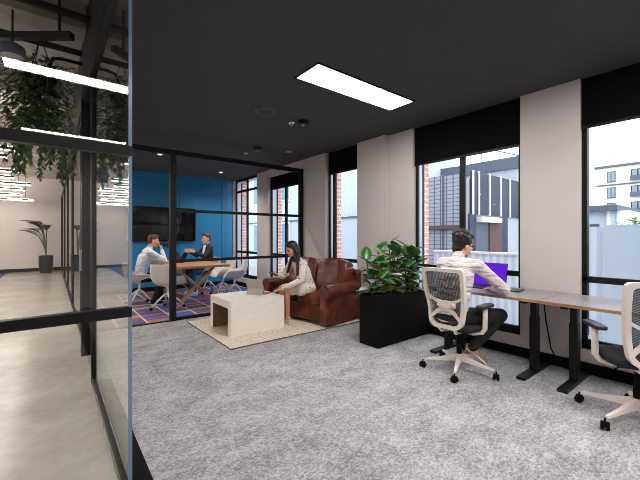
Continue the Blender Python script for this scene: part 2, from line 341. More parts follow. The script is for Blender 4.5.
# ------------------------------------------------------------------ glazed partitions
def pane(parent, x0, x1, y0, y1, z0, z1, g='glass'): return MB().box(x0, x1, y0, y1, z0, z1).build('pane', g, parent)
p = thing('glass_partition', 'black framed glass screen across the entry with concrete floor behind it', 'glass partition', (XT, 2.01, 0))
def rel(o): o.location = -o.parent.location; return o
b = MB(); b.box(-3, XT, 1.985, 2.035, 1.815, 1.865).box(-3, XT, 1.985, 2.035, .985, 1.035).box(-3, XT, 1.985, 2.035, 0, .06).box(-3, XT, 1.985, 2.035, 2.98, ZC)
rel(b.build('frame', 'black', p)); rel(pane(p, -3, XT-.012, 2.006, 2.014, .06, 2.98))
rel(MB().box(XT-.012, XT+.004, 2.0, 2.018, .04, 3.0).build('glass_edge', 'gedge', p))
p = thing('glass_partition', 'clear glass pane running back along the black carpet edge', 'glass partition', (XT, 3.0, 0))
rel(pane(p, XT-.004, XT+.004, 2.03, 3.92, .03, 3.0)); rel(MB().box(XT-.02, XT+.02, 2.02, 3.94, 0, .035).build('floor_track', 'black', p))
rel(MB().box(XT-.03, XT-.02, 2.02, 3.94, 0, .02).build('track_strip', 'chrome', p))
rel(MB().box(XT-.03, XT+.03, 2.04, 3.94, 2.95, 3.03).build('head_track', 'black', p)); rel(MB().box(XT-.025, XT+.025, 3.92, 3.98, 0, 3.0).build('mullion', 'black', p))
p = thing('glass_door', 'glass door with wide black stile between entry glass and meeting room', 'door', (XT, 4.4, 0))
rel(MB().box(XT-.05, XT+.05, 4.84, 4.95, 0, 3.0).build('stile', 'black', p)); rel(pane(p, XT-.004, XT+.004, 3.99, 4.84, .02, 2.95)); rel(MB().box(XT-.03, XT+.03, 3.98, 4.95, 2.95, 3.02).build('head_rail', 'black', p))
rel(MB().tube([(XT-.06, 4.80, 1.0), (XT-.06, 4.80, 1.25)], .012).build('pull_handle', 'chrome', p))
p = thing('glass_partition', 'long run of black posted glass beside the concrete corridor', 'glass partition', (.35, 8, 0))
ys = [5.0, 5.93, 8.53, 11.1, 13.7, 16.3, 17.7]
for y in ys[1:]: rel(MB().box(.325, .375, y, y+.05, 0, 3.0).build('post', 'black', p))
rel(MB().box(.325, .375, 4.95, 17.7, 2.95, 3.02).box(.325, .375, 4.95, 17.7, 0, .04).build('rail', 'black', p)); rel(pane(p, .346, .354, 4.95, 17.7, .04, 2.95))
p = thing('meeting_partition', 'black framed glass wall of the meeting room behind the cube table', 'glass partition', (2.4, YB, 0))
y0, y1 = YB-.03, YB+.03
rel(MB().box(.38, 4.225, y0, y1, 2.75, 2.83).build('head_rail', 'black', p)); rel(MB().box(1.60, 4.225, y0, y1, 0, .05).box(.38, 1.6, y0, y1, 0, .012).build('floor_rail', 'black', p))
rel(MB().box(1.54, 1.635, y0-.01, y1+.01, 0, 2.8).build('post', 'black', p)); rel(MB().box(4.13, 4.224, y0, y1, 0, 2.83).build('jamb', 'black', p))
rel(MB().box(1.62, 4.15, y0+.005, y1-.005, 1.805, 1.855).build('transom', 'black', p)); rel(MB().box(1.62, 4.15, y0+.005, y1-.005, .965, 1.015).build('transom', 'black', p))
rel(pane(p, .40, 1.54, YB-.005, YB+.005, .012, 2.76, 'mglass')); rel(pane(p, 1.63, 4.14, YB-.005, YB+.005, .05, 2.76, 'mglass')); rel(pane(p, .38, 4.21, YB-.004, YB+.004, 2.83, ZC-.002, 'mglass'))
# ------------------------------------------------------------------ ceiling fittings
def panel(x0, x1, y0, y1, lab):
    r = thing('ceiling_light', lab, 'ceiling light', ((x0+x1)/2, (y0+y1)/2, ZC), 0, 'recessed ceiling panels'); a, c = (x1-x0)/2, (y1-y0)/2; f = .02
    MB().box(-a, a, -c, -c+f, -.012, 0).box(-a, a, c-f, c, -.012, 0).box(-a, -a+f, -c, c, -.012, 0).box(a-f, a, -c, c, -.012, 0).build('light_frame', 'black', r)
    MB().box(-a+f, a-f, -c+f, c-f, -.006, 0).build('diffuser', 'lamp', r); return r
panel(1.967, 3.454, 2.526, 2.925, 'bright rectangular panel light in the black ceiling above the carpet')
panel(1.967, 3.454, .05, .45, 'panel light overhead, out of frame, above the desk chairs')
panel(1.967, 3.454, -1.6, -1.2, 'added panel light, unseen, brightening the room from the back wall side')  # unseen panel, added only to light the room
panel(-.37, 1.05, -.446, -.165, 'panel light overhead whose bright reflection crosses the entry glass above the rail')
panel(-.37, 1.05, -2.92, -2.71, 'panel light by the back wall reflected thinly along the entry glass rail')
for x, y, lab in ((2.55, 6.9, 'small white downlight over near end of meeting table'), (1.7, 7.3, 'small white downlight over chairs on left of meeting table'), (3.4, 8.4, 'small white downlight near the blue wall and window')):
    r = thing('downlight', lab, 'ceiling light', (x, y, ZC), 0, 'meeting room downlights')
    MB().lathe([(.05, -.012), (.06, 0)], n=20).build('trim_ring', 'wmetal', r, True); MB().lathe([(.038, -.016), (.042, -.006)], n=20).build('lens', MT['lens'], r)
    L = bpy.data.lights.new('downlight_lamp', 'SPOT'); L.energy = 45; L.spot_size = 2.4; L.spot_blend = .6; L.shadow_soft_size = .07; L.color = (1, .93, .85)
    lo = bpy.data.objects.new('downlight_lamp', L); COL.objects.link(lo); lo.parent = r; lo.location = (0, 0, -.05)
def ceilpt(u, v):
    a = (u-320)/341.54; t = (ZC-1.4)*341.54/(236.29-v); return ((.6188+.7856*a)*t, (.7856-.6188*a)*t)
for u, v, lab in ((303.2, 121, 'black domed detector on ceiling closest to the big panel light'), (257.5, 147.5, 'black domed detector on ceiling above the meeting room glass')):
    x, y = ceilpt(u, v); r = thing('ceiling_detector', lab, 'detector', (x, y, ZC), 0, 'black ceiling detectors')
    MB().lathe([(.055, -.05), (.075, -.045), (.08, 0)], n=18).build('dome', 'black', r, 'auto'); MB().lathe([(.012, -.075), (.026, -.05)], n=10).build('sensor_tip', 'grey', r, True)
for u, v, lab in ((291.5, 122.7, 'small chrome sprinkler head beside the black detector'), (246, 153, 'small chrome sprinkler head above the meeting room glass')):
    x, y = ceilpt(u, v); r = thing('ceiling_sprinkler', lab, 'sprinkler', (x, y, ZC), 0, 'ceiling sprinkler heads')
    MB().lathe([(.045, -.008), (.05, 0)], n=16).build('cover_ring', 'chrome', r); MB().lathe([(.022, -.035), (.01, -.03), (.01, 0)], n=12).build('sprinkler_head', 'chrome', r)
x, y = ceilpt(265.5, 111.5); r = thing('ceiling_speaker', 'round flush speaker ring on the ceiling left of the panel light', 'speaker', (x, y, ZC))
MB().lathe([(.11, -.008), (.135, -.008), (.14, 0)], n=28).build('rim', 'parapet', r); MB().lathe([(.11, -.010), (.112, 0)], n=28).build('grille', 'ceil', r)
x, y = ceilpt(288.5, 152); r = thing('ceiling_sensor', 'small pale wedge sensor on the ceiling near the window wall', 'sensor', (x, y, ZC)); MB().lathe([(.05, -.02), (.07, 0)], n=16).build('housing', 'chrome', r)
# ------------------------------------------------------------------ corridor
n = 0
Ys = [7.2, 7.9, 8.7, 9.6, 10.6, 11.8, 13.2, 14.9, 16.9]
proto = None
for k, y in enumerate(Ys):
    for m, xl in enumerate((-.42, -2.25, -4.1, -5.9)):
        xr = xl - .17*((k*2) % 5)/2
        if proto is None:
            r = thing('hanging_linear_light', '', 'pendant light', (xr, y, 2.74), 0, 'hanging strip lights in the corridor')
            MB().box(-1.55, 0, -.035, .035, .008, .06).build('housing', 'black', r); MB().box(-1.54, -.01, -.02, .02, 0, .008).build('diffuser', 'strip', r); MB().box(-1.5, -.05, -.025, .025, .06, .064).build('added_upglow', 'upstrip', r)  # top strip is an added upward glow that brightens the soffit
            [MB().box(x, x+.01, -.005, .005, .06, 1.01).build('suspension_wire', 'black', r) for x in (-1.3, -.25)]; proto = r
        else: r = dup(proto); r.location = (xr, y, 2.74)
        r['label'] = 'white strip light hung in rows from the raw concrete corridor ceiling'
for y in (1.2, 2.6, 4.0, 5.4):  # unseen strips added to brighten the corridor
    for xr in (-1.9, -3.7, -5.5):
        r = dup(proto); r.location = (xr, y, 2.74 if y > 2 else 2.8); r['label'] = 'added strip light, unseen, brightening the corridor from its left'
        r['group'] = 'added corridor fill lights'
for y, x, z, lab in ((3.9, .0, 3.45, 'dark steel pipe nearest the entry crossing under the concrete soffit'), (4.9, 0, 3.55, 'second dark steel pipe crossing under the concrete soffit')):
    tag(MB().tube([(-5, y, z), (XT-.04, y, z)], .035, 10).build('ceiling_pipe', 'black'), lab, 'pipe', 'corridor ceiling pipes')
r = thing('hanging_channel', 'dark steel channel hung on a rod above the trailing plant', 'channel', (-.126, 4.17, 3.275), -.667)
MB().box(-2, .36, -.03, .03, -.03, .03).build('channel', 'black', r); MB().tube([(.24, 0, 0), (.24, 0, .45)], .012).build('rod', 'black', r)
tag(MB().tube([(-.02, 4.9, 3.0), (-.02, 4.9, 3.3), (.02, 4.92, 3.42), (.1, 4.95, 3.45), (.29, 4.95, 3.45)], .02, 8).build('ceiling_conduit', 'black', smooth=True), 'bent dark conduit dropping from the concrete soffit', 'conduit')
r = thing('hanging_lamp', 'round grey high bay lamp hanging above the trailing plant', 'pendant light', (-.28, 4.25, 3.10))
MB().lathe([(.09, -.03), (.10, 0), (.09, .06), (.04, .09)], n=24).build('lamp_body', 'parapet', r, True); MB().tube([(0,0,.08), (0,0,.5)], .008).build('suspension_wire', 'black', r)
MB().lathe([(.075, -.034), (.08, -.03)], n=24).build('lens', 'grey', r)
def leaf(b, base, d, L, W, droop=.3, fold=.25, n=5):
    base, d = V(base), V(d).normalized(); side = d.cross(V((0,0,1)))
    if side.length < .05: side = V((1,0,0))
    side.normalize(); up = side.cross(d); vs = []; p = base.copy(); dd = d.copy()
    for i in range(n+1):
        t = i/n; wdt = W/2*math.sin(PI*min(1, t**.85*.97+.03))**.75 if 0 < i < n else .002
        u2 = side.cross(dd); vs += [p-side*wdt+u2*wdt*fold, p, p+side*wdt+u2*wdt*fold]
        dd = (dd - V((0,0,1))*droop/n).normalized(); p = p+dd*L/n
    fs = []
    for i in range(n): a = i*3; fs += [(a, a+1, a+4, a+3), (a+1, a+2, a+5, a+4)]
    b.add(vs, fs)
rnd = random.Random(3)
r = thing('hanging_ivy', 'bushy trailing green plant hanging from the concrete corridor ceiling', 'plant', (-.1, 5.2, 3.3))
MB().lathe([(.12, -.2), (.17, 0), (.16, .0), (.11, -.17)], n=18).build('basket', 'blackm', r, True)
[MB().tube([(x,y,0), (0,0,.44)], .005, 6).build('suspension_wire', 'black', r) for x, y in ((.15,0), (-.08,.13), (-.08,-.13))]
b = MB()
for i in range(1500):
    a = rnd.uniform(0, 2*PI); q = rnd.random()**.6; z = rnd.uniform(-.75, .14); rad = .33*q*(1-.25*max(0, z))
    d = V((math.cos(a), math.sin(a), rnd.uniform(-1.2, .5))); leaf(b, (rad*math.cos(a), rad*math.sin(a), z), d, rnd.uniform(.05, .1), rnd.uniform(.035, .06), .5, .2, 3)
b.build('foliage', 'ivy', r)
b = MB(); c = MB()
for i in range(34):
    a = rnd.uniform(0, 2*PI); rad = rnd.uniform(.1, .34); L = rnd.uniform(.15, .55); x, y = rad*math.cos(a), rad*math.sin(a)
    c.tube([(x, y, -.6), (x+.02, y, -.75-L/2), (x, y+.02, -.7-L)], .003, 4)
    for k in range(int(L*70)):
        z = -.7-L*rnd.random(); leaf(b, (x, y, z), (rnd.uniform(-1,1), rnd.uniform(-1,1), -.6), rnd.uniform(.05,.085), .035, .5, .2, 3)
c.build('stem', 'stem', r)
b.build('trailing_leaves', 'ivy', r)
r = thing('potted_plant', 'tall broad-leaved plant in black pot at the end of the concrete corridor', 'potted plant', (-.15, 16.85, 0))
MB().lathe([(.19, 0), (.225, .4), (.225, .66), (.20, .66), (.19, .6)], n=22).build('pot', 'pot', r, 'auto'); MB().lathe([(.194, .6), (.194, .615)], n=20).build('soil', 'soil', r)
b = MB(); c = MB()
for i in range(11):
    a = i*2.4+.5; a = PI-a if math.cos(a) > .3 else a; tl = rnd.uniform(.1, .26); h = rnd.uniform(.7, 1.3); pts = [V((0,0,.6))+V((math.cos(a)*tl*t*t, math.sin(a)*tl*t*t, h*t)) for t in (0,.35,.7,1)]
    c.tube(pts, [.022,.018,.013,.01], 6); d = V((math.cos(a)*.8, math.sin(a)*.8, rnd.uniform(.25,.8))); leaf(b, pts[-1], d, rnd.uniform(.5,.72), rnd.uniform(.2,.27), .7, .3, 7)
c.build('stalk', plain('green_stalk', (92,112,58), .6), r, True); b.build('foliage', 'palm', r, True)
# ------------------------------------------------------------------ task chairs
def task_chair(name, label, loc, rz, boff):
    r = thing(name, label, 'office chair', loc, rz, 'white mesh office chairs')
    for k in range(5):
        a = 2*PI*k/5 + boff - rz; d = V((math.cos(a), math.sin(a), 0))*1.13; s = V((-d.y, d.x, 0))/1.13; vs = []
        for t, hw, zt, zb in ((.03, .03, .165, .10), (.17, .022, .125, .09), (.31, .015, .098, .076)):
            vs += [d*t-s*hw+V((0,0,zb)), d*t+s*hw+V((0,0,zb)), d*t+s*hw*.75+V((0,0,zt)), d*t-s*hw*.75+V((0,0,zt))]
        fs = [(3,2,1,0), (8,9,10,11)]
        for i in (0, 4):
            for q in range(4): fs.append((i+q, i+(q+1) % 4, i+4+(q+1) % 4, i+4+q))
        lg = MB().add(vs, fs).build('base_leg', 'offw', r, 'auto', bevel=.005)
        c = d*.325; b = MB(); rot = M.Rotation(a+.6*k, 4, 'Z').to_3x3() @ M.Rotation(PI/2, 3, 'X')
        for off in (-.017, .017):
            b.lathe([(.022, -.010), (.03, -.006), (.03, .006), (.022, .010)], c+V((0,0,.03))+M.Rotation(a+.6*k, 3, 'Z') @ V((0, off, 0)), 16, rot)
        b.box(-.022, .022, -.008, .008, .025, .062, M.Translation(c) @ M.Rotation(a+.6*k, 4, 'Z')); b.tube([c+V((0,0,.05)), c+V((0,0,.085))], .007, 8)
        b.build('caster', 'blackm', lg, 'auto')
    MB().lathe([(.045, .09), (.05, .13), (.036, .172)], n=18).build('hub', 'offw', r, 'auto')
    MB().lathe([(.027, .16), (.027, .34), (.018, .34), (.018, .43)], n=16).build('gas_lift', 'blackm', r, 'auto')
    MB().box(-.12, .1, -.08, .08, .405, .455).build('tilt_mechanism', 'dark', r, bevel=.015)
    b = MB(); NX, NY = 12, 12; top = []
    for i in range(NX+1):
        for j in range(NY+1):
            x, y = -1+2*i/NX, -1+2*j/NY; k = max(abs(x), abs(y)); rr = math.hypot(x, y) or 1; sc = (k/rr)**.35
            z = .505 + .02*(1-k**4) - .03*max(0, x-.6) ; top.append((x*.245*sc+.0, y*.245*sc, z))
    N = (NX+1)*(NY+1); vs = top+[(x*.96, y*.96, .455) for x, y, z in top]; fs = []
    for i in range(NX):
        for j in range(NY):
            a = i*(NY+1)+j; q = (a, a+1, a+NY+2, a+NY+1); fs.append(q); fs.append(tuple(N+t for t in q[::-1]))
    per = [i*(NY+1) for i in range(NX+1)]+[NX*(NY+1)+j for j in range(1, NY+1)]+[i*(NY+1)+NY for i in range(NX-1, -1, -1)]+list(range(NY-1, 0, -1))
    for i in range(len(per)): a, c = per[i], per[(i+1) % len(per)]; fs.append((a, c, N+c, N+a))
    b.add(vs, fs).build('seat', 'seat', r, True)
    def bx(y, z):  # depth of the back surface
        return -.235 - .06*max(0,(z-.5)/.55)**1.2 + .25*y*y + .028*math.exp(-((z-.68)/.13)**2)
    def halfw(t):   # t 0 bottom .. 1 top
        return .175+.05*min(1, t*1.5)
    ring = []; ZB, ZT = .475, 1.082
    def rr_pts(inset, n=9):
        out = []; zb, zt = ZB+inset, ZT-inset; rad = [.10-inset*.5, .035]
        def hw(z): return halfw((z-ZB)/(ZT-ZB))-inset
        for k in range(n+1): a = -PI/2+PI/2*k/n; out.append((hw(zb+.1)-rad[0]+rad[0]*math.cos(a), zb+rad[0]+rad[0]*math.sin(a)))
        for k in range(1, 6): z = zb+rad[0]+(zt-rad[1]-zb-rad[0])*k/6; out.append((hw(z), z))
        for k in range(n+1): a = PI/2*k/n; out.append((hw(zt)-rad[1]+rad[1]*math.cos(a), zt-rad[1]+rad[1]*math.sin(a)))
        return out+[(-y, z) for y, z in out[::-1]]
    def band(i0, i1, th, mb, name, mat, off=0):
        A, B = rr_pts(i0), rr_pts(i1); n = len(A); vs = []
        for P, o in ((A, 0), (B, 0), (B, th), (A, th)): vs += [V((bx(y, z)+off-o, y, z)) for y, z in P]
        fs = [(k*n+i, k*n+(i+1) % n, ((k+1) % 4)*n+(i+1) % n, ((k+1) % 4)*n+i) for k in range(4) for i in range(n)]
        return mb.add(vs, fs).build(name, mat, r, 'auto')
    band(0, .034, .05, MB(), 'back_frame', 'offw')
    P = rr_pts(.03); b = MB(); cz = .78; fr = [V((bx(y, z)-.014, y, z)) for y, z in P]; rings = [fr]
    for s in (.8, .6, .4, .2): rings.append([V((bx(y*s, cz+(z-cz)*s)-.014, y*s, cz+(z-cz)*s)) for y, z in P])
    vs = [x for g in rings for x in g]+[V((bx(0, cz)-.014, 0, cz))]; n = len(P); fs = []
    for k in range(4):
        for i in range(n): fs.append((k*n+i, k*n+(i+1) % n, (k+1)*n+(i+1) % n, (k+1)*n+i))
    fs += [(4*n+i, 4*n+(i+1) % n, 5*n) for i in range(n)]
    b.add(vs, fs).build('back_mesh', 'mesh', r, True)
    b = MB()
    def arc(pts, ws, th=.016):
        vs = []; n = len(pts)
        for i, (y, z) in enumerate(pts):
            h = ws[i]/2; x = bx(y, z)-.03
            y0, z0 = pts[max(0, i-1)]; y1, z1 = pts[min(n-1, i+1)]; L = math.hypot(y1-y0, z1-z0); ny, nz = -(z1-z0)/L, (y1-y0)/L
            for o in (0, -th):
                vs += [V((x+o, y-ny*h, z-nz*h)), V((x+o, y+ny*h, z+nz*h))]
        fs = [(0,1,3,2), (4*n-4, 4*n-2, 4*n-1, 4*n-3)]
        for i in range(n-1):
            a, c = 4*i, 4*i+4; fs += [(a, a+1, c+1, c), (a+2, c+2, c+3, a+3), (a, c, c+2, a+2), (a+1, a+3, c+3, c+1)]
        b.add(vs, fs)
    q = [i/8 for i in range(-8, 9)]
    arc([(y*.205, .735+.075*y*y) for y in q], [.022+.03*(1-abs(y))**2 for y in q])
    arc([(y*.175, .675-.125*abs(y)**1.9) for y in q], [.028+.02*(1-abs(y)) for y in q])
    arc([(-.07, .73), (0, .715), (.07, .73)], [.06, .06, .06], .03); arc([(0, .66), (0, .72)], [.12, .14], .02)
    b.build('back_support', 'offw', r)
    b = MB()
    y = .08
    for t in (-1, 1): b.tube([(-.07, .06*t, .43), (-.2, .08*t, .44), (bx(0, .5)-.02, .1*t, .50)], [.025,.024,.02], 8)
    b.build('back_bracket', 'offw', r, True)
    kn = bx(-.1, .72)-.05; MB().lathe([(.018, -.02), (.022, 0), (.018, .02)], (kn, -.10, .715), 12).build('lumbar_knob', 'offw', r, True)
    for t in (-1, 1):
        ar = MB().tube([(-.02, .06*t, .43), (-.01, .19*t, .425), (0, .245*t, .44), (.005, .27*t, .48), (.005, .272*t, .58), (.005, .272*t, .695)], [.018, .02, .021, .021, .020, .019], 12, flat=1.75, nrm=(1,0,0)).build('armrest', 'offw', r, True)
        b = MB(); pl = [(-.12,-.028), (-.1,-.04), (.09,-.045), (.135,-.03), (.145,0), (.135,.03), (.09,.045), (-.1,.04), (-.12,.028)]
        b.prism(pl, 2, .693, .723); o = b.build('arm_pad', 'pad', ar, bevel=.009); o.location = (0, .272*t, 0)
    return r
task_chair('office_chair', 'white mesh-back office chair the man in the pale shirt sits on', (3.37, 1.915, 0), .0, 1.03)
task_chair('office_chair', 'empty white mesh-back office chair at the second desk, turned away', (3.50, .545, 0), .62, 1.55)
# ------------------------------------------------------------------ sit-stand desks
def desk(y0, y1, label, legs):
    r = thing('standing_desk', label, 'desk', (3.94, (y0+y1)/2, 0), 0, 'sit-stand desks by the windows'); h = (y1-y0)/2
    MB().box(-.36, .345, -h, h, .774, .8).build('desktop', 'desk', r, bevel=.002)
    MB().box(-.364, -.36, -h, h, .772, .7995).box(-.36, .345, -h-.003, -h, .773, .7995).box(-.36, .345, h, h+.003, .773, .7995).build('edge_band', 'ply', r)
    for yl in legs:
        yl -= (y0+y1)/2
        lg = MB().box(-.045, .045, yl-.035, yl+.035, .03, .57).build('leg', 'black', r, bevel=.004)
        MB().box(-.038, .038, yl-.028, yl+.028, .57, .745).build('inner_column', 'black', lg); MB().box(-.35, .33, yl-.04, yl+.04, 0, .03).build('foot', 'black', lg, bevel=.004)
        MB().box(-.3, .3, yl-.03, yl+.03, .742, .774).build('top_bracket', 'black', lg)
    a, c = legs[0]-(y0+y1)/2, legs[1]-(y0+y1)/2
    MB().box(-.02, .02, min(a, c), max(a, c), .735, .77).build('cross_beam', 'black', r); MB().box(-.16, -.03, -.4, .3, .742, .7735).build('cable_tray', 'black', r)
    return r
desk(1.245, 2.52, 'grey sit-stand desk with purple laptop on it and man seated', (1.405, 2.38))
desk(-.12, 1.235, 'grey sit-stand desk in front of the empty office chair', (1.06, .02))
tag(MB().box(3.80, 3.86, 1.31, 1.5, .742, .772).build('power_strip', 'wmetal', bevel=.005), 'white power strip clipped under the desk with the purple laptop', 'power strip')
tag(MB().tube([(4.05, 1.36, .74), (4.12, 1.36, .5), (4.2, 1.34, .2), (4.24, 1.3, .08), (4.26, 1.2, .05), (4.27, 1.14, .16), (4.24, 1.05, .08), (4.22, .9, .05), (4.25, .8, .15), (4.27, .75, .3)], .007, 8).build('power_cable', 'blackm', smooth=True), 'black power cable looping along the wall under the desks', 'cable')
def laptop(label, loc, rz, w, d, h, tilt, scr, col='dark', cat='laptop'):
    r = thing('laptop', label, cat, loc, rz)
    MB().box(0, d, -w/2, w/2, 0, .014).build('keyboard_base', col, r, bevel=.003)
    m = M.Translation((d, 0, .012)) @ M.Rotation(tilt, 4, 'Y')
    s = MB().box(0, .006, -w/2, w/2, 0, h, m).build('lid', col, r)
    if scr: MB().box(-.002, 0, -w/2+.008, w/2-.008, .012, h-.008, m).build('screen', scr, r)
    return r
laptop('open laptop with bright purple screen in front of the man at the desk', (3.85, 1.95, .8), 0, .38, .25, .275, .2, 'scr')
r = thing('notebook', 'small black notebook on the desk beside the purple laptop', 'notebook', (4.02, 1.62, .8), .1)
MB().box(-.1, .1, -.06, .06, 0, .012).build('cover', 'dark', r); MB().box(-.095, .098, -.056, .056, .002, .011).build('pages', 'wmetal', r)
# ------------------------------------------------------------------ planter and rubber plants
r = thing('planter_box', 'long black planter box beside the column', 'planter', (3.735, 3.05, 0)); h = .645
b = MB(); b.box(-.545, .545, -.16, -.14, 0, h).box(-.545, .545, .14, .16, 0, h).box(-.545, -.525, -.14, .14, 0, h).box(.525, .545, -.14, .14, 0, h).box(-.525, .525, -.14, .14, 0, .05)
b.build('box', 'blackm', r, bevel=.003); MB().box(-.524, .524, -.139, .139, .3, h-.035).build('soil', 'soil', r)
rnd = random.Random(11)
PL = [(3.27, 3.06, .50, 'leftmost rubber plant at the corner of black planter, one pale leaf'), (3.48, 3.02, .60, 'tall rubber plant second along the black planter'), (3.70, 3.08, .70, 'rubber plant in middle of black planter against the white column'), (3.92, 3.0, .70, 'rubber plant in the black planter against the window frame'), (4.03, 3.0, .58, 'rubber plant at the wall end of black planter')]
for x, y, hh, lab in PL:
    r = thing('rubber_plant', lab, 'plant', (x, y, .60), 0, 'rubber plants in the black planter'); b = MB(); c = MB(); pb = MB()
    for sidx in range(4):
        a0 = rnd.uniform(0, 6.28); lean = rnd.uniform(.03, .13); H = hh*rnd.uniform(.7, 1.0)
        tip = V((math.cos(a0)*lean, math.sin(a0)*lean*.8, H)); c.tube([(0,0,-.02), tip*.5+V((0,0,.02)), tip], [.009,.008,.005], 6)
        for k in range(8):
            t = .12+.88*k/7; p = tip*t; a = a0+k*2.4; el = rnd.uniform(-.15, .95)+.5*(k == 7); d = V((math.cos(a), math.sin(a), el))
            leaf(pb if (k+sidx) % 13 == 5 else b, p, d, rnd.uniform(.19, .28), rnd.uniform(.125, .175), rnd.uniform(.2, .7), rnd.uniform(.05, .28), 7)
    c.build('stem', 'stem', r, True); b.build('foliage', 'leaf', r, True, solid=.002)
    if pb.v: pb.build('pale_leaves', 'leafp', r, True, solid=.002)
# ------------------------------------------------------------------ lounge: rug, cube table, sofa
r = thing('area_rug', 'cream woven rug under the cube table and the leather sofa', 'rug', (2.87, 4.83, 0))
b = MB(); NX, NY = 60, 40; vs = []
rr = random.Random(5)
for i in range(NX+1):
    for k in range(NY+1): vs.append((-1.13+2.26*i/NX, -.85+1.7*k/NY, .014+.006*rr.random()))
b.add(vs, [(i*(NY+1)+k, (i+1)*(NY+1)+k, (i+1)*(NY+1)+k+1, i*(NY+1)+k+1) for i in range(NX) for k in range(NY)]); b.build('pile', 'rug', r, True)
MB().box(-1.13, 1.13, -.85, .85, .001, .013).build('backing', 'rugdark', r)
r = thing('coffee_table', 'whitewashed cube coffee table with a tunnel opening, on the rug', 'coffee table', (2.36, 4.805, .018), -.02)
a, c = .425, .395; b = MB(); b.box(-a, a, -c, c, .36, .48)
MB().box(-a, a, -c, c, .375, .482).build('tabletop', 'cube', r, bevel=.002); MB().box(-a, a, -c, -c+.1, 0, .375).build('side_panel', 'cube', r, bevel=.002); MB().box(-a, a, c-.1, c, 0, .375).build('side_panel', 'cube', r, bevel=.002)
MB().box(a-.05, a-.01, -c+.1, c-.1, 0, .375).build('back_panel', 'cubein', r)
MB().box(-a+.004, a-.06, c-.104, c-.1, 0, .374).box(-a+.004, a-.06, -c+.1, -c+.104, 0, .374).box(-a+.004, a-.06, -c+.1, c-.1, .37, .3745).build('tunnel_lining', 'cubein', r)
def pillow(b, c, s, rot=None, e=.55, n=22, m=14):
    b.ell(c, s, n, m, rot, e)
sofa = thing('leather_sofa', 'brown leather two-seat sofa with rolled arms by the window wall', 'sofa', (3.14, 4.72, .021), PI+.17)
# local: +x is the front, y runs along the sofa (rotated by pi: world -x is the front); origin = middle of the front edge
L = .80
def swrap(b): return b
MB().box(-.82, -.02, -L+.08, L-.08, .05, .30).build('base', 'leather', sofa, bevel=.02)
MB().box(-.03, -.012, -L+.1, L-.1, .07, .13).build('front_rail', 'leather', sofa, bevel=.006)
for t in (-1, 1):
    b = MB(); poly = []
    for k in range(15): a = -.35*PI+1.5*PI*k/14; poly.append((.10*math.cos(a)*1.0, .53+.105*math.sin(a)))
    poly += [(-.085, .02), (.075, .02)]
    poly = [(t*(L-.10)+t*y, z) for y, z in poly]
    b.prism(poly, 0, -.84, .0); ar = b.build('arm', 'leather', sofa, 'auto', bevel=.012)
    b = MB(); poly2 = [(t*(L-.10)+(y-t*(L-.10))*.8, .05+.01+(z-.05)*.93) for y, z in poly]; b.prism(poly2, 0, 0, .014); b.build('arm_front', 'leather', ar, 'auto', bevel=.006)
    b = MB()
    for i in range(len(poly)-1):
        (y0, z0), (y1, z1) = poly[i], poly[i+1]; n = max(1, int(math.hypot(y1-y0, z1-z0)/.03))
        for k in range(n): b.ell((.003, t*(L-.10)+(y0+(y1-y0)*k/n-t*(L-.10))*.9, .055+(z0+(z1-z0)*k/n-.05)*.965), (.006,.006,.006), 6, 4)
    b.build('nailheads', plain('brass', (150,110,60), .4, .8), ar, True)
    pillow(MB(), (0,0,0), (1,1,1)); b = MB(); pillow(b, (-.32, t*.315, .38), (.33, .30, .10), None, .45); b.build('seat_cushion', 'leather', sofa, True)
    b = MB(); pillow(b, (0,0,0), (.15, .345, .30), None, .5, 48, 32)
    vs = []
    for x, y, z in b.v:   # tufted creases fanning from two buttons
        g = 0
        for by, bz in ((-.12,.05), (.12,.05)):
            g += math.exp(-(((y-by)/.05)**2+((z-bz)/.05)**2))
        g += .75*math.exp(-((y/.022)**2))*(1 if z > -.05 else .4)+.5*math.exp(-(((abs(y)-.23)/.02)**2))*(z > .02)
        vs.append((x-.035*g*(1 if x > 0 else -.2), y, z))
    b.v = vs; R = M.Rotation(-.24, 4, 'Y') @ M.Rotation(0, 4, 'Z'); b.v = [tuple(R @ V(q)+V((-.66, t*.35, .69))) for q in b.v]; b.build('back_cushion', 'leather', sofa, True)
b = MB(); b.box(-.88, -.76, -L+.02, L-.02, .05, .82); b.build('back_frame', 'leather', sofa, bevel=.04)
for x in (-.06, -.80):
    for t in (-1, 1): MB().lathe([(.022, 0.0), (.03, .06)], (x, t*(L-.1), 0), 12).build('foot', 'blackm', sofa)
# tablet on the cube table
r = thing('tablet', 'grey tablet on its kickstand with a keyboard cover on the cube table', 'tablet', (2.52, 4.78, .50), .5)
m = M.Translation((0,0,0)) @ M.Rotation(-.42, 4, 'Y'); MB().box(-.004, .004, -.15, .15, 0, .265, m).build('tablet_body', 'grey', r, bevel=.002); MB().box(.004, .0055, -.14, .14, .01, .255, m).build('screen', 'tv', r)
m2 = M.Translation((-.045,0,.10)) @ M.Rotation(.42, 4, 'Y'); MB().box(-.003, .003, -.138, .138, -.108, .0, m2).build('kickstand', 'grey', r); MB().box(.005, .20, -.14, .14, 0, .008).build('keyboard_cover', 'keys', r)
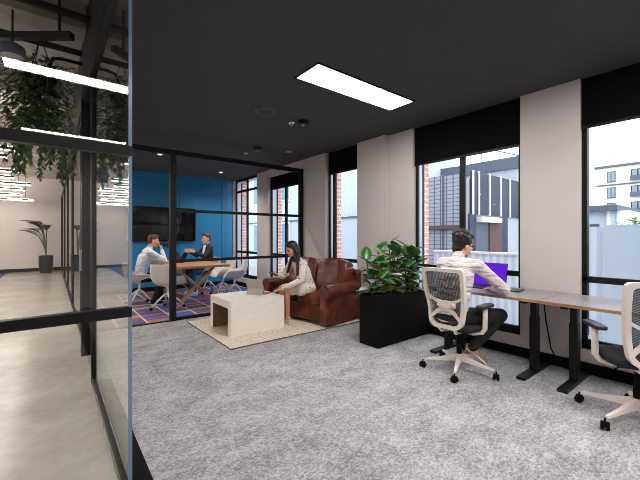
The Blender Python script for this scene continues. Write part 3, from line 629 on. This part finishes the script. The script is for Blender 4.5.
# ------------------------------------------------------------------ meeting room
r = thing('meeting_table', 'long oak meeting table on crossed wooden trestles', 'table', (2.35, 7.75, 0))
TT = .035
MB().box(-.55, .55, -1.08, 1.1, .745+TT, .79+TT).build('tabletop', 'oak', r, bevel=.004)
for yy in (-.72, .75):
    t = MB().bar((-.42, yy-.025, .0), (.34, yy-.025, .742+TT), .05, .075, (0,1,0)).build('trestle_leg', 'oak', r); MB().bar((.42, yy+.025, .0), (-.42, yy+.025, .742+TT), .05, .075, (0,1,0)).build('trestle_leg', 'oak', r)
    MB().lathe([(.02, -.06), (.02, .06)], (-.03, yy, .385), 10, M.Rotation(PI/2, 3, 'X')).build('bolt', 'black', t)
MB().box(-.02, .02, -.72, .75, .735, .779).build('under_beam', 'black', r)
def shell_chair():
    r = thing('shell_chair', '', 'chair', (0,0,0), 0, 'white shell chairs round the meeting table'); b = MB(); NU, NW = 16, 12; vs = []
    prof = [(.24,.44), (.22,.455), (.15,.462), (.05,.455), (-.05,.452), (-.14,.462), (-.2,.50), (-.24,.57), (-.265,.65), (-.28,.73), (-.29,.81), (-.295,.88)]
    for i, (x, z) in enumerate(prof):
        for k in range(NW+1):
            q = -1+2*k/NW; hw = (.235 if i < 6 else .255-.012*(i-6)*.6)
            t = max(0, (abs(q)-.45)/.55); lift = (.19*t*t if 1 < i < 7 else (.05*t*t if i <= 1 else .19*t*t*max(0, 1-(i-6)/2.2)))
            fwd = .10*t*t*min(1, max(0, (i-5)/3)); vs.append((x+fwd, q*hw*(1+.06*t), z+lift))
    n = NW+1; b.add(vs, [(i*n+k, i*n+k+1, (i+1)*n+k+1, (i+1)*n+k) for i in range(len(prof)-1) for k in range(NW)])
    b.build('shell', 'shell', r, True, solid=.014, sub=1)
    MB().lathe([(.022,.24), (.022,.42), (.09,.44), (.09,.452)], n=14).build('column', 'wmetal', r, 'auto')
    for k in range(4):
        a = PI/4+PI/2*k; d = V((math.cos(a), math.sin(a), 0)); lg = MB().tube([d*.01+V((0,0,.30)), d*.08+V((0,0,.27)), d*.29+V((0,0,.06))], [.02,.018,.013], 8).build('leg', 'wmetal', r, True)
        MB().lathe([(.028,-.016), (.03,0), (.028,.016)], d*.295+V((0,0,.03)), 12, M.Rotation(a, 3, 'Z') @ M.Rotation(PI/2, 3, 'X')).build('caster', 'blackm', lg, 'auto')
    return r
pr = shell_chair()
SCH = [(1.42, 7.78, .05, 'white shell chair the man in the pale blue shirt sits on'), (1.77, 6.98, .75, 'empty white shell chair behind the black glass-wall post'), (3.30, 7.35, PI-.35, 'empty white shell chair at near right corner of meeting table'),
       (3.22, 7.85, PI, 'empty white shell chair between the corner chair and the suited man'), (3.06, 8.42, PI, 'white shell chair the man in dark suit sits on')]
for i, (x, y, rz, lab) in enumerate(SCH):
    c = pr if i == 0 else dup(pr); c.location = (x, y, 0); c.rotation_euler = (0,0,rz); c['label'] = lab
r = thing('television', 'large black wall screen on the blue meeting room wall', 'television', (2.25, 9.44, 1.71))
MB().box(-.85, .85, -.03, .0, -.44, .44).build('bezel', 'black', r, bevel=.004); MB().box(-.835, .835, -.033, -.03, -.425, .425).build('screen', 'tv', r); MB().box(-.3, .3, 0, .06, -.2, .2).build('wall_mount', 'black', r)
r = thing('video_bar', 'slim black video bar mounted below the wall screen', 'video bar', (2.25, 9.46, 1.19)); MB().box(-.3, .3, -.05, .04, -.03, .03).build('body', 'black', r, bevel=.01)
b = MB(); [b.ell((x, -.052, 0), (.014,.006,.014), 8, 6) for x in (-.22, -.14, 0, .14, .22)]; b.build('camera_lens', 'chrome', r, True)
laptop('black laptop on oak table in front of the man in pale blue shirt', (2.03, 7.80, .825), 0, .32, .22, .22, .5, None)
laptop('black laptop on oak table in front of the suited man', (2.62, 8.32, .825), PI, .32, .22, .22, .5, None)
# ------------------------------------------------------------------ people
class Frame:
    def __init__(s, o, yaw, pitch=0, roll=0): s.o = V(o); s.m = Euler((roll, pitch, yaw), 'XYZ').to_matrix()
    def __call__(s, x, y, z): return s.o + s.m @ V((x, y, z))
def head(b, F, k=1.0):
    m = F.m; E = lambda c, r: b.ell(F(*[q*k for q in c]), [q*k for q in r], 16, 11, m)
    E((-.012,0,.035), (.092,.074,.088)); E((.02,0,-.01), (.072,.064,.085)); E((.028,0,-.06), (.054,.05,.05)); E((.062,0,-.093), (.024,.026,.02))
    E((.066,.032,-.02), (.025,.024,.025)); E((.066,-.032,-.02), (.025,.024,.025)); E((.074,0,.03), (.018,.045,.014)); b.cap(F(.086*k,0,.012*k), F(.106*k,0,-.026*k), .009*k, .013*k, 8)
    E((.088,.012,-.028), (.012,.010,.009)); E((.088,-.012,-.028), (.012,.010,.009)); E((.083,0,-.056), (.014,.024,.008)); E((.079,0,-.068), (.014,.021,.008))
    for t in (-1, 1): E((-.012, .076*t, -.008), (.020, .009, .033))
def face_bits(F, parent, k=1.0, brow='hair'):
    for t in (-1, 1):
        b = MB(); b.ell(F(.083*k, .031*t*k, .006*k), (.007*k, .013*k, .006*k), 8, 6, F.m); b.build('eye', 'dark', parent, True)
        b = MB(); b.ell(F(.087*k, .032*t*k, .026*k), (.005*k, .019*k, .004*k), 8, 6, F.m); b.build('eyebrow', brow, parent, True)
    b = MB(); b.ell(F(.094*k, 0, -.061*k), (.005*k, .019*k, .006*k), 8, 6, F.m); b.build('lips', 'lip', parent, True)
def hand(b, wrist, palm_dir, palm_nrm, thumb_side, curl=.5, k=1.0, spread=.12):
    w = V(wrist); d = V(palm_dir).normalized(); n = V(palm_nrm); n = (n-d*n.dot(d)).normalized(); s = d.cross(n)*thumb_side
    b.cap(w, w+d*.03*k, .024*k, .026*k, 10); pe = w+d*.085*k
    for o in (-.026, -.009, .009, .026): b.cap(w+d*.02*k+s*o*.6*k, pe+s*o*k, .013*k, .0115*k, 8)
    for o, L in ((.030, .070), (.010, .080), (-.010, .074), (-.030, .058)):
        p = pe+s*o*k; dd = (d+s*o*spread*40*.1).normalized(); r0 = .0092*k; ang = curl*.6
        for seg, fr in enumerate((.45, .32, .23)):
            ax = dd*math.cos(ang)+n*math.sin(ang); q = p+ax*L*fr*k; b.cap(p, q, r0, r0*.88, 8); p = q; r0 *= .88; ang += curl*.7
    p = w+d*.025*k+s*.024*k; q = p+(d*.55+s*.75+n*.25).normalized()*.042*k; b.cap(p, q, .0125*k, .011*k, 8); b.cap(q, q+(d*.9+s*.3+n*.3*curl).normalized()*.034*k, .0108*k, .009*k, 8)
def shoe(parent, heel, toe, mat, lift=.0):
    h, t = V(heel), V(toe); b = MB(); d = (t-h).normalized(); s = d.cross(V((0,0,1))).normalized(); u = s.cross(d)
    b.cap(h+d*.035+u*.045, h+d*.09+u*.055, .042, .044); b.cap(h+d*.08+u*.045, t-d*.04+u*.034, .045, .035); b.cap(h+d*.03+u*.09, h+d*.035+u*.05, .038, .036); b.ell(t-d*.06+u*.028, (.05,.045,.03), 12, 8, M((d, s, u)).transposed())
    o = b.build('shoe', mat, parent, True, remesh=.008, sm=2)
    b = MB(); pts = [(0,-.03), (.05,-.036), (.12,-.034), (.19,-.043), (.24,-.036), (.265,-.01), (.265,.01), (.24,.036), (.19,.043), (.12,.034), (.05,.036), (0,.03)]; L = (t-h).length/.265
    n = len(pts); vs = [h+d*x*L+s*y+u*z for z in (0, .018) for x, y in pts]; b.add(vs, [tuple(range(n))[::-1], tuple(range(n, 2*n))]+[(i, (i+1) % n, n+(i+1) % n, n+i) for i in range(n)]); b.build('sole', 'sole', o)
    return o
def person(label, P, skin, top, bottom, shoes, hairf, long_top=False, skirt=False, hk=1.0, vox=.0075):
    """P: dict of joints in world space (hip_l.. etc), facing yaw; body is one remeshed surface, clothes are children"""
    b = MB(); F = P['head']; hc = F.o
    head(b, F, hk)
    nk = V(P['neck']); b.cap(F(-.02,0,-.06), nk, .052*hk, .056, 12)
    ch, pv = V(P['chest']), V(P['pelvis'])
    b.cap(nk, ch, .06, .10); b.cap(ch, pv, .11, .11)
    for t in 'lr':
        sh, el, wr = V(P['sh_'+t]), V(P['el_'+t]), V(P['wr_'+t]); b.cap(ch+(nk-ch)*.55, sh, .07, .05); b.cap(sh, el, .046, .036); b.cap(el, wr, .037, .025)
        hp, kn, an = V(P['hip_'+t]), V(P['kn_'+t]), V(P['an_'+t]); b.cap(pv, hp, .10, .085); b.cap(hp, kn, .08, .054); b.cap(kn, an, .052, .034)
        toe = V(P['toe_'+t]); b.cap(an-V((0,0,.02)), toe*.55+an*.45, .028, .02)
        hd, hn, ts, cu = P['hand_'+t]; hand(b, wr, hd, hn, ts, cu)
    body = b.build('person', skin, None, True, remesh=vox, sm=3); tag(body, label, 'person')
    face_bits(F, body, hk, P.get('brow', 'hair'))
    g = .014; b = MB(); up = (ch-pv).normalized()
    lat = (V(P['sh_l'])-V(P['sh_r'])).normalized(); fw = lat.cross(up).normalized()
    R = M((fw, lat, up)).transposed()
    KEY = ((-.22, .10, .15), (-.1, .118, .168), (.0, .122, .172), (.25, .116, .162), (.5, .12, .168), (.75, .126, .180), (1.0, .124, .186), (1.2, .108, .172), (1.32, .09, .14), (1.42, .06, .09)); vs = []; NR = 24; NS = 33
    for i in range(NS):
        t = KEY[0][0]+(KEY[-1][0]-KEY[0][0])*i/(NS-1); k = max(j for j in range(len(KEY)-1) if KEY[j][0] <= t+1e-6); (ta, xa, ya), (tb, xb, yb) = KEY[k], KEY[k+1]; q = (t-ta)/(tb-ta)
        rx, ry = (xa+(xb-xa)*q)*P.get('slim', 1), (ya+(yb-ya)*q)*P.get('slim', 1); c = pv+(ch-pv)*t if t <= 1 else ch+(nk-ch)*((t-1)*1.15)
        vs += [c+R @ V((rx*math.cos(2*PI*j/NR), ry*math.sin(2*PI*j/NR), 0)) for j in range(NR)]
    b.add(vs, [tuple(range(NR))[::-1], tuple((NS-1)*NR+j for j in range(NR))]+[(i*NR+j, i*NR+(j+1) % NR, (i+1)*NR+(j+1) % NR, (i+1)*NR+j) for i in range(NS-1) for j in range(NR)])
    b.cap(ch+(nk-ch)*.5, nk-(nk-ch)*.12, .105, .068)
    for t in 'lr':
        sh, el, wr = V(P['sh_'+t]), V(P['el_'+t]), V(P['wr_'+t]); b.cap(ch+(nk-ch)*.5, sh, .095, .07); b.cap(sh, el, .066, .054); b.cap(el, el+(wr-el)*.55, .053, .046); b.cap(el+(wr-el)*.55, el+(wr-el)*.93, .046, .036)
    if long_top:
        for t in 'lr':
            hp, kn = V(P['hip_'+t]), V(P['kn_'+t]); b.cap(hp+(pv-hp)*.3, hp+(kn-hp)*.42, .110, .108)
    b.build(P['topname'], top, body, True, remesh=.010, sm=7)
    b = MB(); b.cap(nk-(nk-ch)*.12, nk+(nk-ch)*.06, .066, .060, 16); b.build('collar', top, body, True)
    b = MB(); sk = .82 if skirt else 1; b.ell(pv-up*.02, (.125*sk,.17*sk,.10*sk), 18, 12, R)
    for t in 'lr':
        hp, kn, an = V(P['hip_'+t]), V(P['kn_'+t]), V(P['an_'+t]); b.cap(pv, hp, .12*sk, .10*sk)
        if skirt: b.cap(hp, hp+(kn-hp)*.86, .088, .082)
        else: b.cap(hp, kn, .098, .073); b.cap(kn, kn+(an-kn)*.5, .072, .066); b.cap(kn+(an-kn)*.5, an, .066, .05)
    b.build('skirt' if skirt else 'trousers', bottom, body, True, remesh=.010, sm=6)
    for t in 'lr':
        an, toe = V(P['an_'+t]), V(P['toe_'+t]); heel = V(P.get('heel_'+t, (0,0,0))) if P.get('heel_'+t) else an+ (an-toe)*.25; heel = heel if P.get('heel_'+t) else V((heel.x, heel.y, toe.z))
        shoe(body, heel, toe, shoes)
    b = MB(); hairf(b, F, hk); b.build('hair', P.get('brow', 'hair'), body, True, remesh=.007, sm=2)
    return body
def hair_short(b, F, k):
    m = F.m; rr = random.Random(2); E = lambda c, r: b.ell(F(*[q*k for q in c]), [q*k for q in r], 14, 10, m)
    E((-.026,0,.058), (.108,.097,.10)); E((-.052,0,.01), (.066,.078,.075)); E((-.066,0,-.04), (.05,.066,.06)); E((-.06,0,-.075), (.036,.05,.04)); E((.028,0,.108), (.055,.06,.03)); E((-.015,.07,.03), (.03,.014,.04)); E((-.015,-.07,.03), (.03,.014,.04))
    for i in range(46):
        a, e = rr.uniform(0, 6.28), rr.uniform(.0, 1.45); x, y, z = -.024+.102*math.cos(a)*math.cos(e), .09*math.sin(a)*math.cos(e), .062+.093*math.sin(e)
        if x > .045 and z < .10: continue
        E((x*1.04, y*1.05, z+.004), (.024,.024,.019))
def hair_neat(b, F, k):
    m = F.m; E = lambda c, r: b.ell(F(*[q*k for q in c]), [q*k for q in r], 14, 10, m)
    E((-.022,0,.056), (.094,.080,.082)); E((-.05,0,.01), (.06,.074,.065)); E((.04,0,.112), (.048,.05,.026)); E((-.06,0,-.03), (.036,.05,.04))
def hair_long(b, F, k):
    m = F.m; E = lambda c, r: b.ell(F(*[q*k for q in c]), [q*k for q in r], 14, 10, m)
    E((-.022,0,.054), (.098,.084,.086)); E((-.05,0,.0), (.068,.082,.085)); E((.045,0,.105), (.042,.05,.026))
    b.cap(F(-.03,.07,-.06), V((3.07,4.44,.80)), .045, .02)
    for t in (-1, 1):
        b.cap(F(.0, .072*t, .03), F(-.03, .082*t, -.12), .026, .036); b.cap(F(-.03, .082*t, -.12), P_w['hair_'+('l' if t > 0 else 'r')], .042, .022)
    b.cap(F(-.07, 0, -.02), V(P_w['nape']), .07, .06); b.cap(V(P_w['nape']), V(P_w['hair_c']), .06, .03)
# man at the desk
FX = V((1,0,0))
man = dict(head=Frame((3.435,1.905,1.30), -.42, .22), neck=(3.355,1.915,1.185), chest=(3.30,1.915,1.0), pelvis=(3.24,1.93,.60), sh_l=(3.34,2.085,1.105), sh_r=(3.385,1.725,1.10),
  el_l=(3.50,2.20,.87), wr_l=(3.70,2.09,.835), el_r=(3.575,1.545,.868), wr_r=(3.72,1.73,.84), hand_l=((1,-.3,-.05), (0,0,-1), -1, .35), hand_r=((.8,.8,-.05), (0,0,-1), 1, .35),
  hip_l=(3.27,2.03,.585), kn_l=(3.70,2.08,.60), an_l=(3.72,2.09,.12), toe_l=(3.90,2.10,.0), heel_l=(3.66,2.08,.0), hip_r=(3.28,1.83,.585), kn_r=(3.69,1.64,.575), an_r=(3.49,1.83,.235), toe_r=(3.665,1.78,.014), heel_r=(3.47,1.87,.20), topname='shirt')
pm = person('man from behind in pale shirt and black trousers, typing at purple laptop', man, 'skin', 'shirt', 'trous', 'shoe', hair_short)
b = MB(); Fh = man['head']
for t in (-1, 1): b.tube([Fh(.02,.082*t,.0), Fh(.09,.078*t,.008), Fh(.102,.055*t,.01)], .003, 6); b.tube([Fh(.104, (.034+.024*math.cos(a))*t, .002+.02*math.sin(a)) for a in [2*PI*i/12 for i in range(12)]], .003, 6, True)
b.build('glasses', 'dark', pm, True)
# woman on the sofa (faces -x)
P_w = dict(head=Frame((3.02,4.56,1.19), PI-.06, .33), neck=(3.12,4.56,1.05), chest=(3.20,4.55,.86), pelvis=(3.33,4.54,.56), sh_l=(3.13,4.40,.965), sh_r=(3.13,4.72,.965),
  el_l=(3.06,4.34,.72), wr_l=(2.80,4.50,.585), el_r=(3.02,4.83,.74), wr_r=(2.90,4.79,.765), hand_l=((-1,.25,-.18), (0,0,-1), -1, .3), hand_r=((-1,-.15,.25), (0.2,-.6,.7), -1, 1.0),
  hip_l=(3.30,4.46,.55), kn_l=(2.90,4.52,.55), an_l=(2.93,4.55,.12), toe_l=(2.86,4.70,.02), heel_l=(2.96,4.52,.02), hip_r=(3.30,4.64,.55), kn_r=(2.90,4.68,.56), an_r=(2.95,4.70,.12), toe_r=(2.86,4.86,.02), heel_r=(2.98,4.68,.02), topname='blazer',
  slim=.9, hair_l=(3.03,4.42,.80), hair_r=(3.03,4.70,.82), nape=(3.11,4.56,1.02), hair_c=(3.2,4.56,.86))
pw = person('woman with long black hair in a speckled pale blazer on the sofa, holding phone', P_w, 'skin2', 'blazer', 'skirt', 'skirt', hair_long, True, True)
r = tag(MB().box(-.075, .075, -.037, .037, -.005, .005, M.Translation((2.80,4.765,.80)) @ Euler((.5,.28,.1)).to_matrix().to_4x4()).build('phone', 'dark', bevel=.003), 'dark phone held in the hand of the woman on the sofa', 'phone')
# man in pale blue shirt (faces +x), hand to his mouth
mb_ = dict(head=Frame((1.68,7.74,1.30), -.12, .14), neck=(1.61,7.75,1.16), chest=(1.52,7.76,.98), pelvis=(1.42,7.78,.57), sh_l=(1.58,7.93,1.08), sh_r=(1.58,7.57,1.08),
  el_l=(1.74,8.0,.89), wr_l=(1.95,7.88,.865), el_r=(1.86,7.58,.885), wr_r=(1.82,7.66,1.12), hand_l=((1,-.2,0), (0,0,-1), -1, .4), hand_r=((-.1,.35,1), (-.8,.4,0), 1, .9),
  hip_l=(1.44,7.88,.55), kn_l=(1.86,7.92,.55), an_l=(1.86,7.92,.12), toe_l=(2.05,7.92,0), heel_l=(1.80,7.92,0), hip_r=(1.44,7.68,.55), kn_r=(1.84,7.62,.54), an_r=(1.66,7.58,.12), toe_r=(1.84,7.55,0), heel_r=(1.59,7.58,0), topname='shirt', brow='hairb')
person('man in pale blue shirt facing a colleague, hand at his mouth', mb_, 'skin', 'shirtb', 'trous', 'trous', hair_neat, hk=1.06)
ms = dict(head=Frame((3.0,8.33,1.335), PI+.1, .05), neck=(3.05,8.35,1.19), chest=(3.06,8.37,1.0), pelvis=(3.05,8.40,.57), sh_l=(3.05,8.17,1.10), sh_r=(3.05,8.55,1.10),
  el_l=(2.88,8.08,.92), wr_l=(2.68,8.19,1.02), el_r=(2.86,8.60,.92), wr_r=(2.64,8.44,1.02), hand_l=((-.9,.1,.4), (0,1,0), -1, .3), hand_r=((-.9,-.1,.4), (0,-1,0), 1, .3),
  hip_l=(3.03,8.30,.55), kn_l=(2.62,8.22,.55), an_l=(2.68,8.2,.12), toe_l=(2.50,8.17,0), heel_l=(2.75,8.2,0), hip_r=(3.03,8.50,.55), kn_r=(2.62,8.52,.55), an_r=(2.70,8.5,.12), toe_r=(2.52,8.48,0), heel_r=(2.77,8.5,0), topname='jacket', brow='hairb')
q = person('man in dark suit jacket and jeans gesturing with both hands', ms, 'skin', 'suit', 'jeans', 'wshoe', hair_neat, hk=1.06)
b = MB(); b.cap((2.985,8.355,1.13), (2.955,8.36,.90), .055, .05); b.build('shirt_front', 'wmetal', q, True)
# ------------------------------------------------------------------ outside
struct(MB().box(4.7, 90, -40, 60, -.5, -.3).build('ground_outside', 'asphalt'))
r = thing('screened_building', 'grey building wrapped in mesh and blue panels outside the desk window', 'building', (9, 4.85, -.3))
MB().box(0.02, 4, .02, 3.5, 0, 3.3).build('walls', 'bgrey', r); MB().box(-.02, .02, .15, 2.2, .3, 3.46).build('mesh_screen', 'mesh2', r)
for y in (.15, .72, 1.3, 2.1): MB().box(-.05, .0, y, y+.05, 0, 3.5).build('screen_post', 'parapet', r)
MB().box(-.1, .1, .1, 2.2, 1.9, 2.0).build('ledge', 'pil', r)
MB().box(.1, 3.7, -.06, 0.0, 2.32, 3.5).build('blue_panel', 'bblue', r)
for x in (.1, .42, 1.05, 1.75, 2.4, 3.2): MB().box(x, x+.04, -.1, -.05, 2.3, 3.52).build('panel_post', 'bwhite', r)
MB().box(.4, 1.6, -.2, 0, 2.1, 2.25).build('awning', 'bwhite', r); MB().box(.35, 1.1, -.03, .02, 0, 2.1).build('doorway', 'parapet', r); MB().box(1.1, 1.9, -.07, .0, .3, 2.1).build('pilaster', 'pil', r); MB().box(1.9, 2.3, -.06, 0, 0, 2.32).build('blue_column', 'bblue', r); MB().box(0, .35, -.05, 0, 0, 2.32).build('blue_column', 'bblue', r)
r = thing('flat_roof_building', 'low building with dark parapet and roof mast behind the screened building', 'building', (14, 4, -.3)); MB().box(0, 5, 1.6, 4.9, 0, 4.35).build('walls', 'bgrey', r); MB().box(-.1, 5, 1.5, 5.0, 4.3, 4.75).build('parapet', 'parapet', r)
MB().tube([(.5, 3.2, 4.7), (.5, 3.2, 5.7)], .025, 6).tube([(.5, 3.2, 5.5), (1.2, 1.8, 4.95)], .02, 6).build('mast', 'bblue', r)
r = thing('corrugated_fence', 'low white corrugated fence seen below the desk laptop', 'fence', (7, 2.9, -.3)); MB().box(0, .06, -.75, 1.7, 0, 1.36).build('corrugated_sheet', 'fence', r); MB().box(-.03, .09, -.75, 1.7, 1.34, 1.38).build('cap_rail', 'bwhite', r)
b2 = thing('apartment_building', 'cream apartment building with dark windows beyond the right-hand window', 'building', (40, 0, -.3)); MB().box(0, 8, -8, 9.0, 0, 8.8).build('walls', 'bwhite', b2); MB().box(.3, 8, -8, 7.3, 8.8, 9.3).build('roof_storey', 'bwhite', b2)
MB().box(-.25, 8.2, -8, 9.2, 7.95, 8.12).build('cornice', 'parapet', b2); MB().box(-.12, 0, -8, 9.1, 6.3, 6.42).build('ledge', 'parapet', b2)
pw0 = None
for z in (6.6, 5.15, 3.75, 2.4):
    for y in (8.0, 6.2, 4.7, 3.3, 1.5, -.5):
        if pw0 is None: pw0 = MB().box(-.06, .02, -.3, .3, 0, .98).build('window', 'dark', b2); MB().box(-.09, -.05, -.25, -.03, .06, .92).box(-.09, -.05, .03, .25, .06, .92).build('pane', 'wglass', pw0); o = pw0
        else: o = dup(pw0, b2)
        o.location = (0, y, z)
        if y == 6.2: o.scale = (1, 1.5, 1); MB().box(-.3, -.26, y-.5, y+.5, z-.02, z+.4).build('balcony_rail', 'parapet', b2)
r = thing('garden_shed', 'grey flat-roofed outbuilding in front of the apartment building', 'building', (14, 1.6, -.3)); MB().box(0, 3, 1.06, 2.1, 0, 2.5).build('walls', 'pfence', r); MB().box(-.3, 3, 1.0, 2.2, 2.5, 2.68).build('roof', 'parapet', r); MB().box(-.03, .02, 1.5, 1.75, 1.3, 2.1).build('window', 'parapet', r); MB().box(-.1, 0, 1.22, 1.30, 0, 2.5).build('downpipe', 'bwhite', r)
MB().box(-.05, 2, .78, 1.06, 0, 2.5).build('side_wall', 'bwhite', r)
r = thing('panel_fence', 'tall pale blue panel fence outside the right-hand window', 'fence', (6.2, 0, -.3)); MB().box(0, .08, -3, 1.32, 0, 1.86).build('fence_panel', 'pfence', r); MB().box(.1, .5, 1.2, 1.62, 0, 1.84).build('return_panel', 'fence', r)
r = thing('garden_bush', 'small green bush poking above the pale fence', 'bush', (11.5, 1.75, -.3)); b = MB(); rr = random.Random(9)
for i in range(260): a = rr.uniform(0, 6.28); leaf(b, (rr.gauss(0,.16), rr.gauss(0,.16), rr.uniform(1.2, 2.15)), (math.cos(a), math.sin(a), rr.uniform(-.2,1)), .16, .07, .4, .2, 3)
b.build('foliage', 'bushm', r); MB().tube([(0,0,0), (0,0,1.6)], .03, 6).build('trunk', 'stem', r)
r = thing('brick_building', 'pale building across the lane seen past the sofa window', 'building', (9, 8.8, -.3)); MB().box(0, 6, 0, 14, 0, 7.5).build('walls', 'pfence', r); MB().box(-.05, 0, 0, 14, 2.4, 2.46).build('ledge', 'parapet', r)
pw1 = None
for y in (5.5, 8, 10.5):
    for z in (.8, 3.4):
        if pw1 is None: pw1 = MB().box(-.06, .02, -.6, .6, 0, 1.6).build('window', 'bwhite', r); MB().box(-.08, -.05, -.52, .52, .08, 1.52).build('pane', plain('teal_glass', (70,140,165), .2), pw1); o = pw1
        else: o = dup(pw1, r)
        o.location = (0, y, z)
